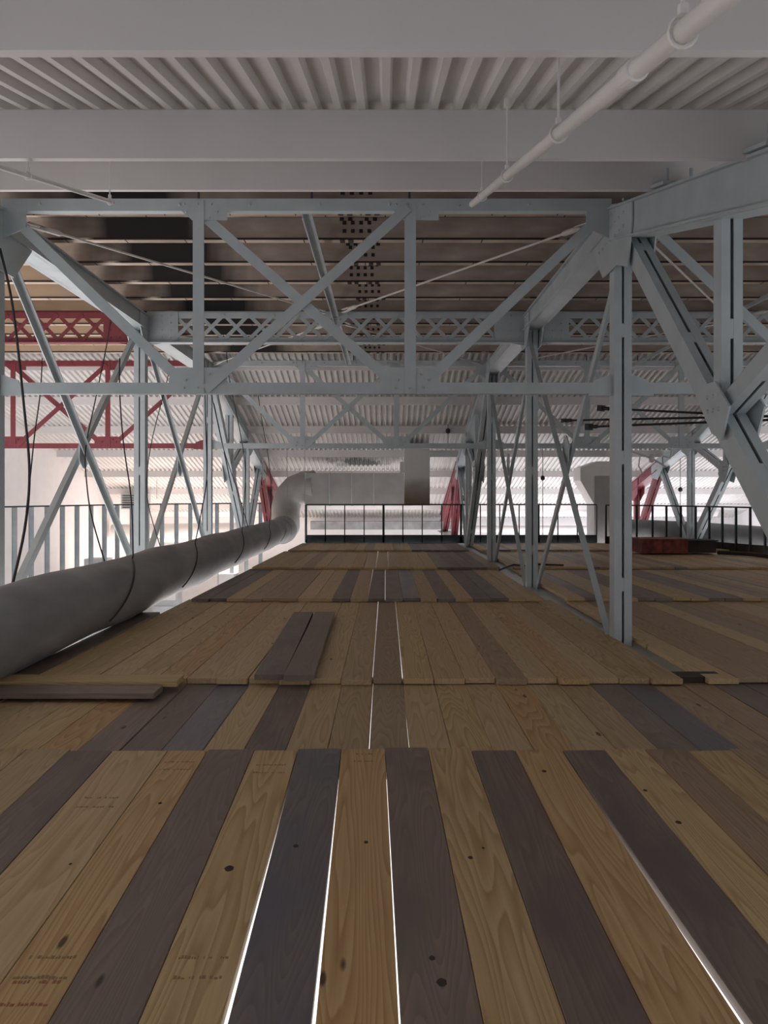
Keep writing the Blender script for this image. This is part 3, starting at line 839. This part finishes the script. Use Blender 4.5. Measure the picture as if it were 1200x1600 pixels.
# right-hand duct beyond the guard
t = thing('round_duct', 'large round grey duct behind the black picket guard at right', 'duct', (7.3,24.5,0))
pts = [(6.9,25.0,.22),(8.2,24.4,.22),(9.3,23.0,.2),(10.2,21.0,.16),(10.8,18.5,.13),(11.0,16,.12),(11.1,12,.12)]
m = MB(); m.tube([Vector(p)-Vector((7.3,24.5,0)) for p in pts], .45, 28); m.build('duct_body','duct_wrap',t,True)
# tall duct
t = thing('tall_duct', 'tall grey sheet-metal duct with a flared white hood right of the far rail', 'duct', (7.0,23.8,0))
m = MB(); m.box(-.52,.5,0,.9,-.1,2.05); m.build('shaft','sheet_duct',t)
m = MB(); m.add([(-.95,0,1.9),(-.52,0,1.15),(-.52,.9,1.15),(-.95,.9,1.9),(-.95,0,2.3),(-.4,0,2.5),(.6,0,2.5),(.6,.9,2.5),(-.4,.9,2.5),(-.95,.9,2.3),(.6,0,2.05),(.6,.9,2.05),(-.52,0,2.05),(-.52,.9,2.05)],
  [(0,1,2,3),(0,4,5,6,10,12,1),(3,2,13,11,7,8,9),(0,3,9,4),(4,9,8,5),(5,8,7,6),(6,7,11,10),(10,11,13,12)]); m.build('hood','white_pipe',t)
# red crate stack
t = thing('red_crate', 'low red crate lying on the planks before the right-hand guard', 'crate', (6.85,18.9,.05))
m = MB(); m.box(-.62,.50,-.25,.55,0,.31); m.build('body','red_crate',t)
m = MB(); m.box(-.66,.54,-.28,.58,.31,.35); m.build('lid','red_crate',t)
for x in (-.62,-.10,.42): MB().box(x,x+.08,-.262,-.25,0,.31).build('batten','red_crate',t)
t = tag(MB().box(7.42,8.1,18.8,19.4,.05,.33).box(7.38,8.14,18.76,19.44,.33,.36).build('dark_crate','dark_board',loc=(7.7,19,.05)), 'dark low crate right beside the red one', 'crate')
m = MB(); m.tube([(8.1,18.7,.07),(8.6,18.0,.08),(8.8,17.3,.07),(9.1,16.6,.07)], .05, 8); tag(m.build('hose','dark_board',loc=(8.1,18.7,.07)), 'dark hose on the planks right of the crates', 'hose')
m = MB(); m.tube([P(780,893,14.9)+Vector((0,0,.03)),(2.6,15.6,.06),(2.9,15.2,.06),(3.1,15.7,.06),(3.6,15.5,.06)], .018, 6)
tag(m.build('loose_cable','cable_black',loc=(2.6,15.6,.06)), 'short dark cable lying on the planks by the third post', 'cable')

# bundle of rods with end fittings hanging in the right bay
for (a, b, hs, lab) in (((940,638,11.6),(1230,652,9.4),.07,'upper dark rod with box end, pointing out from the bundle at right'),
                        ((882,657,12.2),(1230,650,9.4),.045,'middle dark rod with small plate end, longest of the bundle at right'),
                        ((921,667,11.8),(1230,655,9.4),.075,'lower dark rod with black box end in the bundle at right'),):
    pa = P(*a); pb = P(*b); t = thing('hanging_rod', lab, 'rod', pa, 'dark rods at right')
    d = (pb-pa)
    ro = MB().tube([Vector((0,0,0)), d], .016, 8).build('rod','cable_black',t)
    dn = d.normalized(); m = MB(); m.bar(-dn*.05, dn*.03, hs*1.3, hs*1.3, (0,0,1)); m.tube([dn*.03, dn*.14], .028, 8); m.build('end_fitting','cable_black',ro)
# sprinkler drops
for x, y0, y1, d, lab in ((848,742,846,24,'thin sprinkler drop with dark head left of the tall duct'),(700,668,700,22.3,'small sprinkler drop beside the white box'),
                          (950,690,840,28,'thin drop rod seen behind the big double post'),(1063,760,790,25,'small drop head beyond the right pickets'),
                          (245,738,780,28,'short drop rod on the warm-lit ceiling at left'),(560,700,712,26,'small drop under the fourth roof beam')):
    a = P(x,y0,d); b = P(x,y1,d); t = thing('sprinkler_drop', lab, 'sprinkler', a)
    top = Vector((a.x,a.y,deck_z(a.y)-.002))
    MB().tube([top-a, b-a], .012, 6).build('drop_pipe','cable_grey',t)
    MB().tube([Vector((0,0,-.02)),Vector((0,0,-.06)),Vector((0,0,-.14)),Vector((0,0,-.18))], [.02,.07,.07,.02], 10).build('head','cable_black',t)
# white fixture on the far right truss chord
a = P(1018,716,17.2); t = thing('hanging_fixture', 'white bent conduit with small round head below the far right chord', 'fixture', a)
MB().tube([P(985,704,17.2)-a, Vector((0,0,0)), P(1042,730,17.2)-a], .022, 8).build('conduit','white_pipe',t)
MB().tube([P(1000,712,17.2)-a, P(998,728,17.2)-a, P(1004,740,17.2)-a], .014, 8).build('loop','white_pipe',t)
MB().tube([Vector((-.05,0,.0)),Vector((-.03,0,0)),Vector((.03,0,0)),Vector((.05,0,0))], [.03,.10,.10,.03], 12).build('head','white_pipe',t)
m = MB(); m.tube([P(1045,700,17.1)-P(1045,712,17.1), P(1050,705,17.1)-P(1045,712,17.1), P(1047,716,17.1)-P(1045,712,17.1), P(1036,712,17.1)-P(1045,712,17.1)], .022, 8)
o = m.build('pipe_hook','white_pipe'); o.location = P(1045,712,17.1); tag(o, 'white hooked pipe end beside the round head at right', 'pipe')

# far hall contents
def simple(name, mb, mt, lab, cat, loc, smooth=False): return tag(mb.build(name, mt, None, smooth, loc=loc), lab, cat)
simple('round_duct', MB().box(-3.2,2.9,32.8,33.4,-.05,.30), 'duct_wrap', 'long grey duct against the far white wall, seen through the rail', 'duct', (0,33,0))
simple('horizontal_pipe', MB().tube([(3.2,32.5,.75),(14,32.5,.75)], .24, 16), 'white_pipe', 'long white round duct across the far bright hall at right', 'duct', (3.2,32.5,.75), True)
simple('horizontal_pipe', MB().tube([(3.2,32.9,-.05),(14,32.9,-.05)], .16, 16), 'white_pipe', 'lower thin white pipe across the far bright hall at right', 'pipe', (3.2,32.9,-.05), True)
simple('round_duct', MB().tube([(-10.5,29.5,-.05),(-5.2,30.2,-.0)], .36, 18), 'white_pipe', 'pinkish round duct behind the left pickets', 'duct', (-10,29.5,0), True)
simple('round_duct', MB().tube([(-10.2,33.3,.75),(-4.5,33.3,.75)], .30, 18), 'white_pipe', 'pale round duct on the far wall above the left pickets', 'duct', (-10,33.3,.75), True)
t = thing('louvre_unit', 'grey louvred unit on the warm-lit wall at left', 'vent', (-9.95,28.9,1.2))
MB().box(-.0,1.0,0,.4,-.3,.3).build('casing','machine_grey',t)
m = MB()
for k in range(6): m.box(.06,.94,-.03,0,-.25+k*.09,-.215+k*.09)
m.build('louvre','black_steel',t)
for x, y, w, h, lab in ((-9.3,22.6,.7,1.2,'pale grey machine cabinet behind the leftmost pickets'),(-7.6,24.6,.8,1.0,'light grey cabinet behind the left pickets, second along'),
                        (-6.1,27.5,.7,1.3,'grey cabinet behind pickets near the blue double post'),(-8.7,26.5,.5,1.6,'tall narrow grey cabinet beyond left pickets')):
    t = thing('machine_cabinet', lab, 'cabinet', (x,y+2,-2.4))
    MB().box(-w/2,w/2,0,.6,0,h+.6).build('casing','machine_grey',t)
    m = MB(); m.box(-w/2+.06,w/2-.06,-.02,0,h*.2,h*.9); m.build('door','white_pipe',t)
    MB().box(-w/2-.05,w/2+.05,-.1,.7,LOW+2.4,0).build('stand','machine_grey',t)

# ------------------------------------------------------------------ light
def area(name, loc, rot, sx, sy, power, col):
    l = bpy.data.lights.new(name, 'AREA'); l.shape = 'RECTANGLE'; l.size = sx; l.size_y = sy; l.energy = power; l.color = col
    o = bpy.data.objects.new(name, l); C.objects.link(o); o.location = loc; o.rotation_euler = rot
    return o
R = math.radians
# unseen area lights added under the plank deck so its gaps glow
area('added_downlight', (0,6,-1.0), (0,0,0), 12, 14, 2600, (1,.97,.95))
area('added_downlight', (3,20,-1.0), (0,0,0), 16, 8, 1800, (1,.98,1))
# unseen area lights added to brighten the ceiling from beside and beyond the deck
area('added_uplight', (-7.6,10,-3.5), (R(180),0,0), 4, 14, 900, (1,.945,.95))
area('added_uplight', (11.5,16,-3.0), (R(180),0,0), 5, 14, 500, (.96,.97,1))
area('added_uplight', (-7.5,29.0,-1.6), (R(180),0,0), 5, 6, 620, (1,.82,.73))
area('added_uplight', (0,29.5,-1.5), (R(180),0,0), 7, 5, 200, (1,.97,.96))
area('added_uplight', (9,29.5,-1.5), (R(180),0,0), 9, 6, 620, (.94,.93,1))
w = bpy.data.worlds.new('world'); bpy.context.scene.world = w; w.use_nodes = True
w.node_tree.nodes['Background'].inputs[0].default_value = (.925,.93,1,1)
w.node_tree.nodes['Background'].inputs[1].default_value = 1.0

# ------------------------------------------------------------------ camera
cd = bpy.data.cameras.new('camera'); cam = bpy.data.objects.new('camera', cd); C.objects.link(cam)
cam.location = (0,0,EYE); cam.rotation_euler = (R(90),0,0)
cd.sensor_fit = 'VERTICAL'; cd.sensor_height = 24; cd.lens = 24*F/1600
cd.shift_y = -30/1600; cd.shift_x = -2/1600
cd.clip_start = .05; cd.clip_end = 200
sc = bpy.context.scene; sc.camera = cam
sc.view_settings.view_transform = 'Standard'; sc.view_settings.look = 'None'
sc.view_settings.exposure = -.27; sc.view_settings.gamma = 1; sc.view_settings.use_curve_mapping = False
